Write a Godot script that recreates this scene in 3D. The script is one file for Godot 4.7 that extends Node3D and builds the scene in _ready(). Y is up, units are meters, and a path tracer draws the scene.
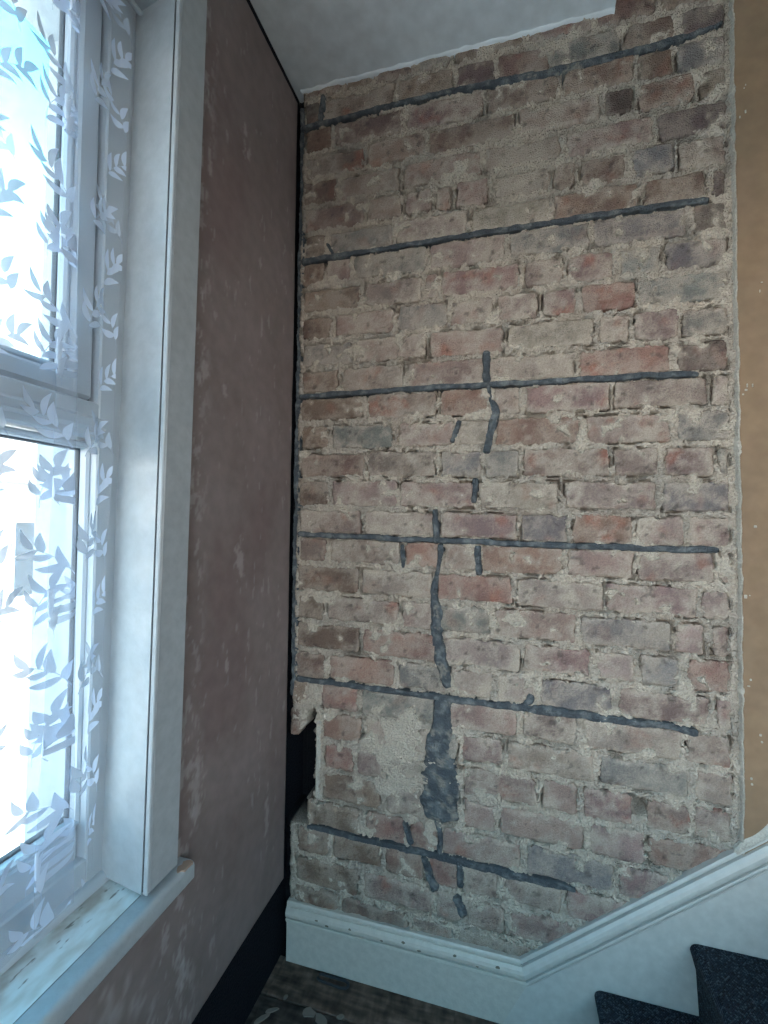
extends Node3D
# Stair landing with a stripped brick wall, a net-curtained window and the foot of a carpeted flight.
# The brick wall lies in z = 0, the window wall in x = 0, the floor in y = 0 (metres).

var counts := {}
var rough := FastNoiseLite.new()     # metre-scale blotches
var mid := FastNoiseLite.new()       # centimetre lumps
var fine := FastNoiseLite.new()      # grit
var M := {}

# ---------------------------------------------------------------- helpers
func numbered(called: String) -> String:
	if not counts.has(called):
		counts[called] = 0
		return called
	counts[called] += 1
	return "%s_%03d" % [called, counts[called]]

func put(called: String, mesh: Mesh, mat: Material, parent: Node = self, at := Vector3.ZERO) -> MeshInstance3D:
	var o := MeshInstance3D.new()
	o.name = numbered(called)
	o.mesh = mesh
	o.material_override = mat
	o.position = at
	parent.add_child(o, true)
	return o

func base(called: String, at := Vector3.ZERO) -> Node3D:
	var o := Node3D.new()
	o.name = numbered(called)
	o.position = at
	add_child(o, true)
	return o

func tag(o: Node, label: String, category: String, kind := "", group := "") -> void:
	o.set_meta("label", label)
	o.set_meta("category", category)
	if kind: o.set_meta("kind", kind)
	if group: o.set_meta("group", group)

func starting() -> SurfaceTool:
	var st := SurfaceTool.new()
	st.begin(Mesh.PRIMITIVE_TRIANGLES)
	st.set_smooth_group(-1)
	return st

func done(st: SurfaceTool) -> ArrayMesh:
	st.generate_normals()
	return st.commit()

func tri_out(st: SurfaceTool, a: Vector3, b: Vector3, c: Vector3, centre: Vector3) -> void:
	var n := (b - a).cross(c - a)
	if n.dot((a + b + c) / 3.0 - centre) > 0.0:
		st.add_vertex(a); st.add_vertex(c); st.add_vertex(b)
	else:
		st.add_vertex(a); st.add_vertex(b); st.add_vertex(c)

func bx(st: SurfaceTool, lo: Vector3, hi: Vector3, b := 0.0015) -> void:
	# a box with chamfered edges
	var c := (lo + hi) / 2.0
	var h := (hi - lo) / 2.0
	b = minf(b, minf(h.x, minf(h.y, h.z)) * 0.9)
	var p := func(s: Vector3, ax: int) -> Vector3:
		var v := Vector3(s.x * (h.x - b), s.y * (h.y - b), s.z * (h.z - b))
		v[ax] = s[ax] * h[ax]
		return c + v
	for ax in 3:
		var u := (ax + 1) % 3
		var w := (ax + 2) % 3
		for s in [-1.0, 1.0]:
			var q := []
			for k in [[-1, -1], [1, -1], [1, 1], [-1, 1]]:
				var e := Vector3.ZERO
				e[ax] = s; e[u] = k[0]; e[w] = k[1]
				q.append(p.call(e, ax))
			tri_out(st, q[0], q[1], q[2], c)
			tri_out(st, q[0], q[2], q[3], c)
		if b <= 0.0: continue
		for su in [-1.0, 1.0]:
			for sw in [-1.0, 1.0]:
				var e0 := Vector3.ZERO
				e0[ax] = -1; e0[u] = su; e0[w] = sw
				var e1 := e0
				e1[ax] = 1
				tri_out(st, p.call(e0, u), p.call(e1, u), p.call(e1, w), c)
				tri_out(st, p.call(e0, u), p.call(e1, w), p.call(e0, w), c)
	if b <= 0.0: return
	for sx in [-1.0, 1.0]:
		for sy in [-1.0, 1.0]:
			for sz in [-1.0, 1.0]:
				var s := Vector3(sx, sy, sz)
				tri_out(st, p.call(s, 0), p.call(s, 1), p.call(s, 2), c)

func box(called: String, lo: Vector3, hi: Vector3, mat: Material, parent: Node = self, b := 0.0015) -> MeshInstance3D:
	var st := starting()
	bx(st, lo, hi, b)
	return put(called, done(st), mat, parent)

func extrude(st: SurfaceTool, poly: PackedVector2Array, from: Transform3D, length: float, far := Transform3D()) -> void:
	# poly lies in the x-y plane of «from»; swept along its z. «far» shears the far end (mitres)
	var n := poly.size()
	var cc := Geometry2D.is_polygon_clockwise(poly)
	var tr := Geometry2D.triangulate_polygon(poly)
	var near_p := []
	var far_p := []
	for v in poly:
		near_p.append(from * Vector3(v.x, v.y, 0))
		far_p.append(from * (far * Vector3(v.x, v.y, length)))
	var mid_p := Vector3.ZERO
	for v in near_p: mid_p += v / n
	var way: Vector3 = from.basis.z
	for k in range(0, tr.size(), 3):
		tri_out(st, near_p[tr[k]], near_p[tr[k + 1]], near_p[tr[k + 2]], near_p[tr[k]] + way)
		tri_out(st, far_p[tr[k]], far_p[tr[k + 1]], far_p[tr[k + 2]], far_p[tr[k]] - way)
	for k in n:
		var j := (k + 1) % n
		var e := poly[j] - poly[k]
		var out := Vector2(e.y, -e.x) * (-1.0 if cc else 1.0)
		var o3: Vector3 = from.basis * Vector3(out.x, out.y, 0)
		var inside: Vector3 = (near_p[k] + near_p[j]) / 2.0 - o3.normalized()
		tri_out(st, near_p[k], near_p[j], far_p[j], inside)
		tri_out(st, near_p[k], far_p[j], far_p[k], inside)

func sheet(nu: int, nv: int, pos: PackedVector3Array, col: PackedColorArray, uv := PackedVector2Array()) -> ArrayMesh:
	# a grid of (nu+1) x (nv+1) points; front is where u x v points
	var nor := PackedVector3Array()
	nor.resize(pos.size())
	var w := nu + 1
	for j in nv + 1:
		for i in w:
			var a := pos[j * w + maxi(i - 1, 0)]
			var b := pos[j * w + mini(i + 1, nu)]
			var c := pos[maxi(j - 1, 0) * w + i]
			var d := pos[mini(j + 1, nv) * w + i]
			nor[j * w + i] = (b - a).cross(d - c).normalized()
	var idx := PackedInt32Array()
	idx.resize(nu * nv * 6)
	var k := 0
	for j in nv:
		for i in nu:
			var a := j * w + i
			idx[k] = a; idx[k + 1] = a + w + 1; idx[k + 2] = a + 1
			idx[k + 3] = a; idx[k + 4] = a + w; idx[k + 5] = a + w + 1
			k += 6
	var arr := []
	arr.resize(Mesh.ARRAY_MAX)
	arr[Mesh.ARRAY_VERTEX] = pos
	arr[Mesh.ARRAY_NORMAL] = nor
	arr[Mesh.ARRAY_INDEX] = idx
	if col.size(): arr[Mesh.ARRAY_COLOR] = col
	if uv.size(): arr[Mesh.ARRAY_TEX_UV] = uv
	var m := ArrayMesh.new()
	m.add_surface_from_arrays(Mesh.PRIMITIVE_TRIANGLES, arr)
	return m

func lin(r: float, g: float, b: float) -> Color:
	return Color(r, g, b)

func smooth(a: float, b: float, x: float) -> float:
	return smoothstep(a, b, x)

func mat(albedo: Color, roughness := 0.6, grain: Texture2D = null, relief: Texture2D = null, relief_cm := 0.1, scale := 4.0, specular := 0.4) -> StandardMaterial3D:
	# albedo is linear; textures are laid on by world triplanar
	var m := StandardMaterial3D.new()
	m.albedo_color = albedo.linear_to_srgb()
	m.roughness = roughness
	m.metallic_specular = specular
	if grain:
		m.albedo_texture = grain
	if relief:
		m.heightmap_enabled = true
		m.heightmap_texture = relief
		m.heightmap_scale = relief_cm
	if grain or relief:
		m.uv1_triplanar = true
		m.uv1_world_triplanar = true
		m.uv1_scale = Vector3.ONE * scale
	return m

func noise_tex(size: int, freq: float, seed_: int, ramp_lo: Color, ramp_hi: Color, octaves := 4, kind := FastNoiseLite.TYPE_SIMPLEX_SMOOTH) -> NoiseTexture2D:
	var n := FastNoiseLite.new()
	n.seed = seed_
	n.noise_type = kind
	n.frequency = freq
	n.fractal_octaves = octaves
	var t := NoiseTexture2D.new()
	t.width = size
	t.height = size
	t.seamless = true
	t.noise = n
	var g := Gradient.new()
	g.set_color(0, ramp_lo)
	g.set_color(1, ramp_hi)
	t.color_ramp = g
	return t

# ---------------------------------------------------------------- ready
func _ready() -> void:
	var cam := Camera3D.new()
	cam.name = "camera"
	cam.position = Vector3(0.626, 1.284, 1.252)
	cam.rotation = Vector3(deg_to_rad(1.5037), deg_to_rad(15.2797), deg_to_rad(0.7094))
	cam.fov = rad_to_deg(2.0 * atan(512.0 / 450.78))
	cam.near = 0.02
	cam.current = true
	add_child(cam)

	var sky_mat := ProceduralSkyMaterial.new()
	sky_mat.sky_top_color = Color(0.02, 0.235, 0.38).linear_to_srgb()
	sky_mat.sky_horizon_color = Color(1.0, 0.945, 0.88).linear_to_srgb()
	sky_mat.sky_curve = 0.185
	sky_mat.ground_horizon_color = Color(0.78, 0.73, 0.67).linear_to_srgb()
	sky_mat.ground_bottom_color = Color(0.42, 0.40, 0.37).linear_to_srgb()
	sky_mat.sky_energy_multiplier = 1.9
	sky_mat.ground_energy_multiplier = 1.2
	var env := Environment.new()
	env.background_mode = Environment.BG_SKY
	env.sky = Sky.new()
	env.sky.sky_material = sky_mat
	env.ambient_light_source = Environment.AMBIENT_SOURCE_SKY
	env.tonemap_mode = Environment.TONE_MAPPER_LINEAR
	env.tonemap_exposure = 3.1
	env.sdfgi_enabled = true
	env.ssao_enabled = true
	env.ssil_enabled = true
	var we := WorldEnvironment.new()
	we.name = "world"
	we.environment = env
	add_child(we)

	var sun := DirectionalLight3D.new()
	sun.name = "sun"
	sun.light_color = Color(1.0, 0.97, 0.92)
	sun.light_energy = 4.0
	sun.light_angular_distance = 0.5
	sun.shadow_enabled = true
	sun.look_at_from_position(Vector3.ZERO, Vector3(-1.0, -0.95, 0.55), Vector3.UP)
	add_child(sun)

	rough.seed = 11; rough.frequency = 5.0; rough.fractal_octaves = 4
	mid.seed = 23; mid.frequency = 32.0; mid.fractal_octaves = 3
	fine.seed = 37; fine.frequency = 110.0; fine.fractal_octaves = 2

	materials()
	shell()
	brick_wall()
	skirting_and_string()
	window()
	stairs()
	curtain()
	small_things()
	outside()

func materials() -> void:
	var grit := noise_tex(512, 0.05, 3, Color(0.80, 0.80, 0.80), Color(1, 1, 1), 4)
	var soft := noise_tex(512, 0.02, 4, Color(0.91, 0.91, 0.91), Color(1, 1, 1), 5)
	var bumps := noise_tex(512, 0.06, 5, Color(0, 0, 0), Color(1, 1, 1), 4)
	var pits := noise_tex(512, 0.035, 6, Color(0, 0, 0), Color(1, 1, 1), 3, FastNoiseLite.TYPE_CELLULAR)
	M.brick = mat(Color(1, 1, 1), 0.92, grit, bumps, 0.5, 7.0, 0.25)
	M.brick.vertex_color_use_as_albedo = true
	M.mortar = mat(Color(1, 1, 1), 0.95, grit, bumps, 1.3, 5.0, 0.2)
	M.mortar.vertex_color_use_as_albedo = true
	M.repair = mat(Color(1, 1, 1), 0.7, grit, bumps, 0.5, 6.0, 0.4)
	M.repair.vertex_color_use_as_albedo = true
	M.plaster = mat(Color(1, 1, 1), 0.8, soft, soft, 0.15, 2.0, 0.3)
	M.plaster.vertex_color_use_as_albedo = true
	M.tan_plaster = mat(Color(1, 1, 1), 0.8, soft, soft, 0.1, 2.0, 0.3)
	M.tan_plaster.vertex_color_use_as_albedo = true
	M.raw_edge = mat(Color(0.60, 0.565, 0.50), 0.95, grit, bumps, 0.3, 6.0, 0.2)
	M.pitch = mat(Color(0.012, 0.014, 0.020), 0.85, grit, bumps, 0.3, 4.0, 0.2)
	M.ceiling = mat(Color(0.80, 0.86, 0.91), 0.9, soft, soft, 0.05, 1.5, 0.2)
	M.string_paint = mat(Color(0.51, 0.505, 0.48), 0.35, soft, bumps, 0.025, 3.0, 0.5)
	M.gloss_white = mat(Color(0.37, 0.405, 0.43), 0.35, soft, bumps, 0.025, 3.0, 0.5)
	M.old_white = mat(Color(0.52, 0.50, 0.455), 0.4, soft, bumps, 0.06, 4.0, 0.45)
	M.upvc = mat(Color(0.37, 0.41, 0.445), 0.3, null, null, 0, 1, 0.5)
	M.gasket = mat(Color(0.03, 0.034, 0.04), 0.6)
	M.wall = mat(Color(0.72, 0.69, 0.64), 0.9, soft, null, 0, 1.0, 0.3)
	M.white_render = mat(Color(0.45, 0.48, 0.50), 0.9, soft, bumps, 0.1, 2.0, 0.2)
	var glass := StandardMaterial3D.new()
	glass.transparency = BaseMaterial3D.TRANSPARENCY_ALPHA
	glass.albedo_color = Color(0.9, 0.97, 1.0, 0.04)
	glass.roughness = 0.02
	M.glass = glass
	M.dark_glass = mat(lin(0.035, 0.045, 0.055), 0.3, null, null, 0, 1, 0.2)

# ---------------------------------------------------------------- shell of the room
const CEIL := 2.62
const TOP := 4.3
const ZB := 2.3
const XR := 3.2
const W0 := 0.545      # window opening along z
const W1 := 2.15
const WS := 0.617     # sill top
const WH := 2.31      # head

func struct(o: Node, label: String, category: String) -> void:
	tag(o, label, category, "structure")

func shell() -> void:
	# window wall: masonry round the opening, 0.30 thick
	var st := starting()
	bx(st, Vector3(-0.315, -0.2, -0.3), Vector3(-0.016, WS - 0.037, ZB + 0.2), 0.0)
	bx(st, Vector3(-0.315, WH + 0.01, -0.3), Vector3(-0.016, TOP + 0.1, ZB + 0.2), 0.0)
	bx(st, Vector3(-0.315, WS - 0.037, -0.3), Vector3(-0.016, WH + 0.01, W0 - 0.012), 0.0)
	bx(st, Vector3(-0.315, WS - 0.037, W1 + 0.012), Vector3(-0.016, WH + 0.01, ZB + 0.2), 0.0)
	var wl := put("wall_left", done(st), M.pitch)
	struct(wl, "window wall in worn brown plaster with pale scuffs, bare and black along its foot", "wall")
	# its outer face, rendered white, with the reveal one sees through the glass
	st = starting()
	bx(st, Vector3(-0.33, -3.4, -0.3), Vector3(-0.305, WS - 0.06, ZB + 0.2), 0.0)
	bx(st, Vector3(-0.33, WH + 0.01, -0.3), Vector3(-0.305, TOP, ZB + 0.2), 0.0)
	bx(st, Vector3(-0.33, WS - 0.06, -0.3), Vector3(-0.175, WH + 0.01, W0 - 0.010), 0.003)
	bx(st, Vector3(-0.33, WS - 0.06, W1 + 0.010), Vector3(-0.175, WH + 0.01, ZB + 0.2), 0.003)
	bx(st, Vector3(-0.33, WH - 0.002, W0 - 0.02), Vector3(-0.172, WH + 0.02, W1 + 0.02), 0.003)
	bx(st, Vector3(-0.36, WS - 0.08, W0 - 0.06), Vector3(-0.17, WS - 0.045, W1 + 0.06), 0.006)
	put("outer_render", done(st), M.white_render, wl)
	plaster_left(wl)

	var fl := box("floor", Vector3(-0.3, -0.16, -0.3), Vector3(XR + 0.1, -0.024, ZB + 0.2), M.pitch)
	struct(fl, "dark dusty bare floorboards of the landing at the foot of the brick wall", "floor")
	floor_boards(fl)

	var ce := base("ceiling")
	struct(ce, "flat grey-white ceiling over the landing, ending at the stairwell", "ceiling")
	ceiling_parts(ce)

	st = starting()
	bx(st, Vector3(-0.3, -0.2, ZB), Vector3(0.10, TOP + 0.1, ZB + 0.25), 0.0)
	bx(st, Vector3(2.95, -0.2, ZB), Vector3(XR + 0.2, TOP + 0.1, ZB + 0.25), 0.0)
	bx(st, Vector3(0.10, -0.2, ZB), Vector3(2.95, 0.65, ZB + 0.25), 0.0)
	bx(st, Vector3(0.10, 2.30, ZB), Vector3(2.95, TOP + 0.1, ZB + 0.25), 0.0)
	struct(put("wall_behind", done(st), M.wall), "plain plastered wall closing the landing behind the viewer", "wall")
	var w2 := base("window_2")  # unseen window, added to light the bricks from the front
	struct(w2, "broad white-framed fill-light window added behind the viewer, in the wall facing the bricks", "window")
	st = starting()
	for x in [0.10, 1.03, 1.96, 2.89]:
		bx(st, Vector3(x, 0.65, ZB + 0.08), Vector3(x + 0.06, 2.30, ZB + 0.15), 0.004)
	for y in [0.65, 2.24]:
		bx(st, Vector3(0.12, y, ZB + 0.081), Vector3(2.93, y + 0.06, ZB + 0.149), 0.004)
	put("frame", done(st), M.upvc, w2)
	for x in [0.16, 1.09, 2.02]:
		box("pane", Vector3(x, 0.71, ZB + 0.113), Vector3(x + 0.87, 2.24, ZB + 0.117), M.glass, w2, 0.0)
	st = starting()
	bx(st, Vector3(XR, -0.2, -0.3), Vector3(XR + 0.15, TOP + 0.1, ZB + 0.2), 0.0)
	struct(put("wall_right", done(st), M.wall), "plain plastered wall closing the stairwell at its far end", "wall")
	st = starting()
	bx(st, Vector3(0.80, CEIL + 0.10, -0.02), Vector3(0.885, TOP + 0.1, ZB + 0.1), 0.0)
	struct(put("wall_upper", done(st), M.wall), "plastered bulkhead over the edge of the landing ceiling", "wall")

func left_col(y: float, z: float) -> Color:
	var c := lin(0.208, 0.168, 0.160)
	var r := rough.get_noise_3d(y * 0.5, z * 0.8, 3.0)
	c = c.lerp(lin(0.245, 0.202, 0.197), clampf(0.5 + r, 0, 1))
	c = c.lerp(lin(0.20, 0.155, 0.150), smooth(0.1, 0.5, rough.get_noise_3d(y * 0.25 + 9.0, z * 0.5, 7.0)))
	# pale scuffs, thin and upright
	var s := mid.get_noise_3d(y * 0.28, z * 1.1, 5.0) + 0.35 * rough.get_noise_3d(y * 0.6, z * 0.6, 2.0)
	c = c.lerp(lin(0.44, 0.42, 0.42), 0.30 * smooth(0.50, 0.66, s + 0.25 * fine.get_noise_3d(y * 0.4, z, 6.0)))
	# chipped paint along the architrave
	var e := smooth(0.39, 0.455, z)
	var f := mid.get_noise_3d(y * 0.35, z * 0.7, 15.0)
	c = c.lerp(lin(0.45, 0.43, 0.43), 0.38 * e * smooth(0.15, 0.35, f + 0.5 * fine.get_noise_3d(y * 0.4, z, 4.0)))
	for p in [[1.618, 0.437, 0.035, 0.018], [1.587, 0.358, 0.02, 0.012], [2.223, 0.30, 0.035, 0.012], [2.21, 0.285, 0.02, 0.01], [0.482, 0.13, 0.07, 0.010], [0.368, 0.46, 0.05, 0.014], [1.19, 0.284, 0.04, 0.02], [0.72, 0.425, 0.08, 0.02], [2.05, 0.43, 0.03, 0.008], [1.95, 0.22, 0.02, 0.008], [0.95, 0.33, 0.03, 0.006]]:
		var d := Vector2((y - p[0]) / p[2], (z - p[1]) / p[3]).length() + 1.2 * mid.get_noise_3d(y * 0.8, z, 1.0)
		c = c.lerp(lin(0.46, 0.43, 0.42), 0.38 * (1.0 - smooth(0.5, 1.1, d + 0.5 * fine.get_noise_3d(y * 0.5, z, 8.0))))
	return c

func plaster_left(wl: Node) -> void:
	# coat of plaster 15 mm thick, its edges ragged at the corner, the ceiling and the stripped band below
	for area in [[0.016, 0.235, 0.525, 2.578], [0.525, 0.235, ZB, 0.581], [0.525, 2.36, ZB, 2.60], [W1 + 0.02, 0.575, ZB, 2.36]]:
		var big: bool = area[0] < 0.1
		var cell := 0.005 if big else 0.012
		var nu := int((area[2] - area[0]) / cell)
		var nv := int((area[3] - area[1]) / cell)
		var pos := PackedVector3Array()
		var col := PackedColorArray()
		for j in nv + 1:
			for i in nu + 1:
				var z: float = area[2] + (area[0] - area[2]) * i / nu
				var y: float = area[1] + (area[3] - area[1]) * j / nv
				var x := 0.0012 * rough.get_noise_3d(y * 0.7, z * 0.7, 0.0) + 0.0005 * mid.get_noise_3d(y, z, 0.0)
				if big or area[1] < 0.3:
					var jag := 0.004 * mid.get_noise_3d(y * 0.5, z * 0.5, 40.0) + 0.002 * fine.get_noise_3d(y, z, 40.0)
					if j == 0 or (j == nv and big): y += jag
					if i == nu and big: z += jag
				if j == 0 or (big and (i == nu or j == nv)):
					x = -0.016
				elif j == 1 or (big and (i == nu - 1 or j == nv - 1)):
					x -= 0.002
				pos.append(Vector3(x, y, z))
				col.append(left_col(y, z))
		put("plaster", sheet(nu, nv, pos, col), M.plaster, wl)

func floor_boards(fl: Node) -> void:
	var grain := Image.create(512, 256, false, Image.FORMAT_RGB8)
	var g := FastNoiseLite.new()
	g.seed = 8; g.frequency = 0.02; g.fractal_octaves = 4
	for y in 256:
		for x in 512:
			var v := 0.62 + 0.30 * g.get_noise_2d(x * 0.35, y * 4.0) + 0.22 * g.get_noise_2d(x * 1.5 + 500.0, y * 1.5)
			v = clampf(v, 0.2, 1.0)
			grain.set_pixel(x, y, Color(v, v * 0.97, v * 0.94))
	var tex := ImageTexture.create_from_image(grain)
	var tones := [lin(0.27, 0.205, 0.175), lin(0.14, 0.12, 0.115), lin(0.20, 0.16, 0.14), lin(0.22, 0.175, 0.15)]
	var mats := []
	for t in tones:
		var m := mat(t, 0.7, tex, tex, 0.08, 2.0, 0.35)
		mats.append(m)
	var k := 0
	var z := 0.001
	var widths := [0.115, 0.125, 0.12, 0.125, 0.12, 0.12, 0.125, 0.12]
	for w in widths:
		var st := starting()
		bx(st, Vector3(-0.02, -0.024, z + 0.0015), Vector3(0.92 if z < 0.9 else 3.1, 0.0, z + w - 0.0015), 0.002)
		put("floor_board", done(st), mats[k % 4], fl)
		z += w
		k += 1
	var st2 := starting()
	while z < ZB:
		bx(st2, Vector3(-0.02, -0.024, z + 0.0015), Vector3(3.1, 0.0, minf(z + 0.12, ZB) - 0.0015), 0.002)
		z += 0.12
	put("far_boards", done(st2), mats[0], fl).set_meta("kind", "stuff")

func ceiling_parts(ce: Node) -> void:
	var st := starting()
	bx(st, Vector3(-0.3, CEIL, -0.05), Vector3(0.888, CEIL + 0.12, ZB + 0.1), 0.003)
	put("ceiling_board", done(st), M.ceiling, ce)
	# ragged lip of paint and filler where the ceiling meets the bricks
	var nu := 320
	var nv := 8
	var pos := PackedVector3Array()
	for j in nv + 1:
		for i in nu + 1:
			var x := 0.004 + 0.884 * i / nu
			var t := float(j) / nv
			var reach := 0.011 + 0.005 * rough.get_noise_2d(x * 3.0, 1.0) + 0.002 * mid.get_noise_2d(x * 0.6, 2.0)
			var drop := 0.007 + 0.006 * rough.get_noise_2d(x * 1.5, 5.0) + 0.0015 * mid.get_noise_2d(x, 7.0)
			pos.append(Vector3(x, CEIL - drop * (1.0 - t * t) + 0.001, -0.004 + (reach + 0.008) * sin(t * PI * 0.5)))
	put("paint_lip", sheet(nu, nv, pos, PackedColorArray()), M.ceiling, ce)
	st = starting()
	bx(st, Vector3(0.80, TOP, -0.1), Vector3(XR + 0.1, TOP + 0.12, ZB + 0.1), 0.0)
	put("stairwell_ceiling", done(st), M.ceiling, ce)

# ---------------------------------------------------------------- the brick wall
# Dark resin bars lie in the joints between groups of five courses: heights at x = 0 and at x = 1.1
const BAR_L := [2.505, 2.086, 1.669, 1.249, 0.820, 0.391]
const BAR_R := [2.502, 2.085, 1.659, 1.229, 0.801, 0.364]
const XE := 1.143     # where the bricks end at the tan plaster

# course: [end joints in metres from the corner], one letter a brick: R red, P pink, B brown, G grey, C limewashed, D dark
func courses() -> Array:
	return [
		["DBPBDB", 0.9, 1.02, 1.10], ["BPBGB", 0.93, 1.05],
		["PBPGBPBB", 0.14, 0.24, 0.36, 0.47, 0.67, 0.84, 0.99],
		["DPBDBGBD", 0.072, 0.308, 0.477, 0.590, 0.734, 0.906, 1.034],
		["BPPBBBG", 0.108, 0.333, 0.561, 0.759, 0.937, 1.027],
		["PPBPDBB", 0.215, 0.398, 0.649, 0.861, 0.939, 1.075],
		["BPPCPD", 0.130, 0.326, 0.556, 0.769, 0.984],
		["PPPPPCBBGP", 0.217, 0.330, 0.420, 0.477, 0.579, 0.737, 0.799, 0.920, 1.028],
		["BGCCBBD", 0.097, 0.307, 0.519, 0.735, 0.950, 1.100],
		["BPGPGGD", 0.09, 0.176, 0.405, 0.622, 0.833, 1.058],
		["BCPPPPGG", 0.211, 0.394, 0.440, 0.661, 0.772, 0.892, 0.999],
		["BPGCCPRG", 0.118, 0.313, 0.469, 0.589, 0.708, 0.806, 0.940],
		["GCPCPPG", 0.186, 0.407, 0.618, 0.847, 0.928, 1.035],
		["BPPCRD", 0.143, 0.344, 0.568, 0.799, 1.020],
		["BPRPPPC", 0.222, 0.440, 0.582, 0.665, 0.882, 1.096],
		["BGCCRPG", 0.114, 0.314, 0.488, 0.588, 0.814, 1.019],
		["BPGGPPPG", 0.228, 0.439, 0.565, 0.661, 0.882, 0.992, 1.110],
		["BPPCCG", 0.120, 0.328, 0.544, 0.763, 0.990],
		["PCPGRCP", 0.221, 0.440, 0.659, 0.783, 0.934, 1.048],
		["PPRPRPPG", 0.113, 0.341, 0.452, 0.553, 0.771, 0.936, 1.112],
		["BCRCPC", 0.214, 0.431, 0.647, 0.866, 1.075],
		["BPPGPGCP", 0.109, 0.335, 0.437, 0.588, 0.802, 1.019, 1.091],
		["BRCPCGR", 0.220, 0.449, 0.666, 0.840, 0.940, 1.040],
		["BRGCCGPC", 0.116, 0.328, 0.472, 0.597, 0.706, 0.888, 1.100],
		["RGPPCP", 0.219, 0.440, 0.661, 0.807, 1.039],
		["RCGPPGP", 0.230, 0.440, 0.506, 0.624, 0.847, 1.058],
		["RPCGPPPPP", 0.210, 0.296, 0.441, 0.512, 0.712, 0.808, 0.944, 1.055],
		["BCGPPPR", 0.294, 0.442, 0.510, 0.604, 0.826, 0.959],
		["BRRPGP", 0.233, 0.362, 0.454, 0.673, 0.890],
		["BBRRPPP", 0.134, 0.294, 0.416, 0.509, 0.613, 0.770],
		["BPPPPP", 0.230, 0.439, 0.520, 0.631, 0.840],
		["BBPPP", 0.167, 0.373, 0.497, 0.70],
	]

const FIRST := 3          # course 3 stands on the first bar
var line_l := []          # top line of each course, and one more
var line_r := []

func lines() -> void:
	var n := 32
	for k in n + 1:
		var a := k - FIRST - 1       # lines below the first bar
		if a < 0:
			var up := float(-a) * 0.0835
			line_l.append(BAR_L[0] + up); line_r.append(BAR_R[0] + up)
		elif a >= 25:
			var dn := float(a - 25) * 0.0835
			line_l.append(BAR_L[5] - dn); line_r.append(BAR_R[5] - dn)
		else:
			var b := a / 5
			var t := float(a % 5) / 5.0
			line_l.append(lerpf(BAR_L[b], BAR_L[b + 1], t)); line_r.append(lerpf(BAR_R[b], BAR_R[b + 1], t))

func line(k: int, x: float) -> float:
	return lerpf(line_l[k], line_r[k], x / 1.1)

var rects := []           # per course: [[x0, x1, gap_top, gap_bottom, letter], ...]
var cell_edges := []

func lay_out() -> void:
	var rng := RandomNumberGenerator.new()
	rng.seed = 77
	var list := courses()
	for k in list.size():
		var c: Array = list[k]
		var letters: String = c[0]
		var edges := [0.012]
		if k < 2: edges = [0.80]
		if k == 24 or k == 25: edges = [0.098]
		if k >= 26 and k <= 27: edges = [0.106]
		if k == 28: edges = [0.055]
		if k >= 29: edges = [0.022]
		for i in range(1, c.size()): edges.append(c[i])
		edges.append(XE)
		cell_edges.append(edges)
		var row := []
		for i in edges.size() - 1:
			var letter: String = letters[mini(i, letters.length() - 1)]
			row.append([edges[i] + rng.randf_range(0.005, 0.009), edges[i + 1] - rng.randf_range(0.005, 0.009), rng.randf_range(0.006, 0.0095), rng.randf_range(0.006, 0.0095), letter])
		if k == 26:
			# bricks either side of the knocked hole have lost their corners
			row[6][1] -= 0.010
			row[7][0] += 0.006
		rects.append(row)

func lime(x: float, y: float) -> float:
	# how much lime mortar is smeared here: 0 .. 1
	var s := rough.get_noise_2d(x * 1.6, y * 1.6 + 3.0) + 0.5 * mid.get_noise_2d(x * 0.6, y * 0.6)
	var m := smooth(0.18, 0.55, s)
	# a thick patch low on the wall
	var d := maxf(maxf(0.262 - x, x - 0.405), maxf(0.515 - y, y - 0.765)) + 0.05 * rough.get_noise_2d(x * 3.0, y * 3.0) + 0.015 * mid.get_noise_2d(x, y)
	m = maxf(m, 1.0 - smooth(-0.02, 0.008, d))
	# a smoother wash high in the middle
	var e := maxf(absf(x - 0.655) - 0.075, absf(y - 2.25) - 0.10) + 0.06 * rough.get_noise_2d(x * 2.0, y * 2.0)
	m = maxf(m, 0.85 * (1.0 - smooth(-0.02, 0.03, e)))
	return m

func hollow(x: float, y: float) -> float:
	# the hole in the corner where bricks are missing: 1 inside
	var edge := -1.0
	var n := 0.012 * rough.get_noise_2d(x * 4.0, y * 4.0) + 0.006 * mid.get_noise_2d(x, y)
	var right := -1.0
	if y > 0.392 and y < 0.735:
		right = 0.084 + (0.0 if y > 0.47 else -0.02) + n
		var left := lerpf(0.058, -0.05, smooth(0.70, 0.60, y)) + n
		if y < 0.62: left = -0.1
		edge = minf(right - x, x - left)
		edge = minf(edge, minf(0.735 - y, y - 0.392))
	return smooth(0.0, 0.008, edge)

var rng_b := RandomNumberGenerator.new()

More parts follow.
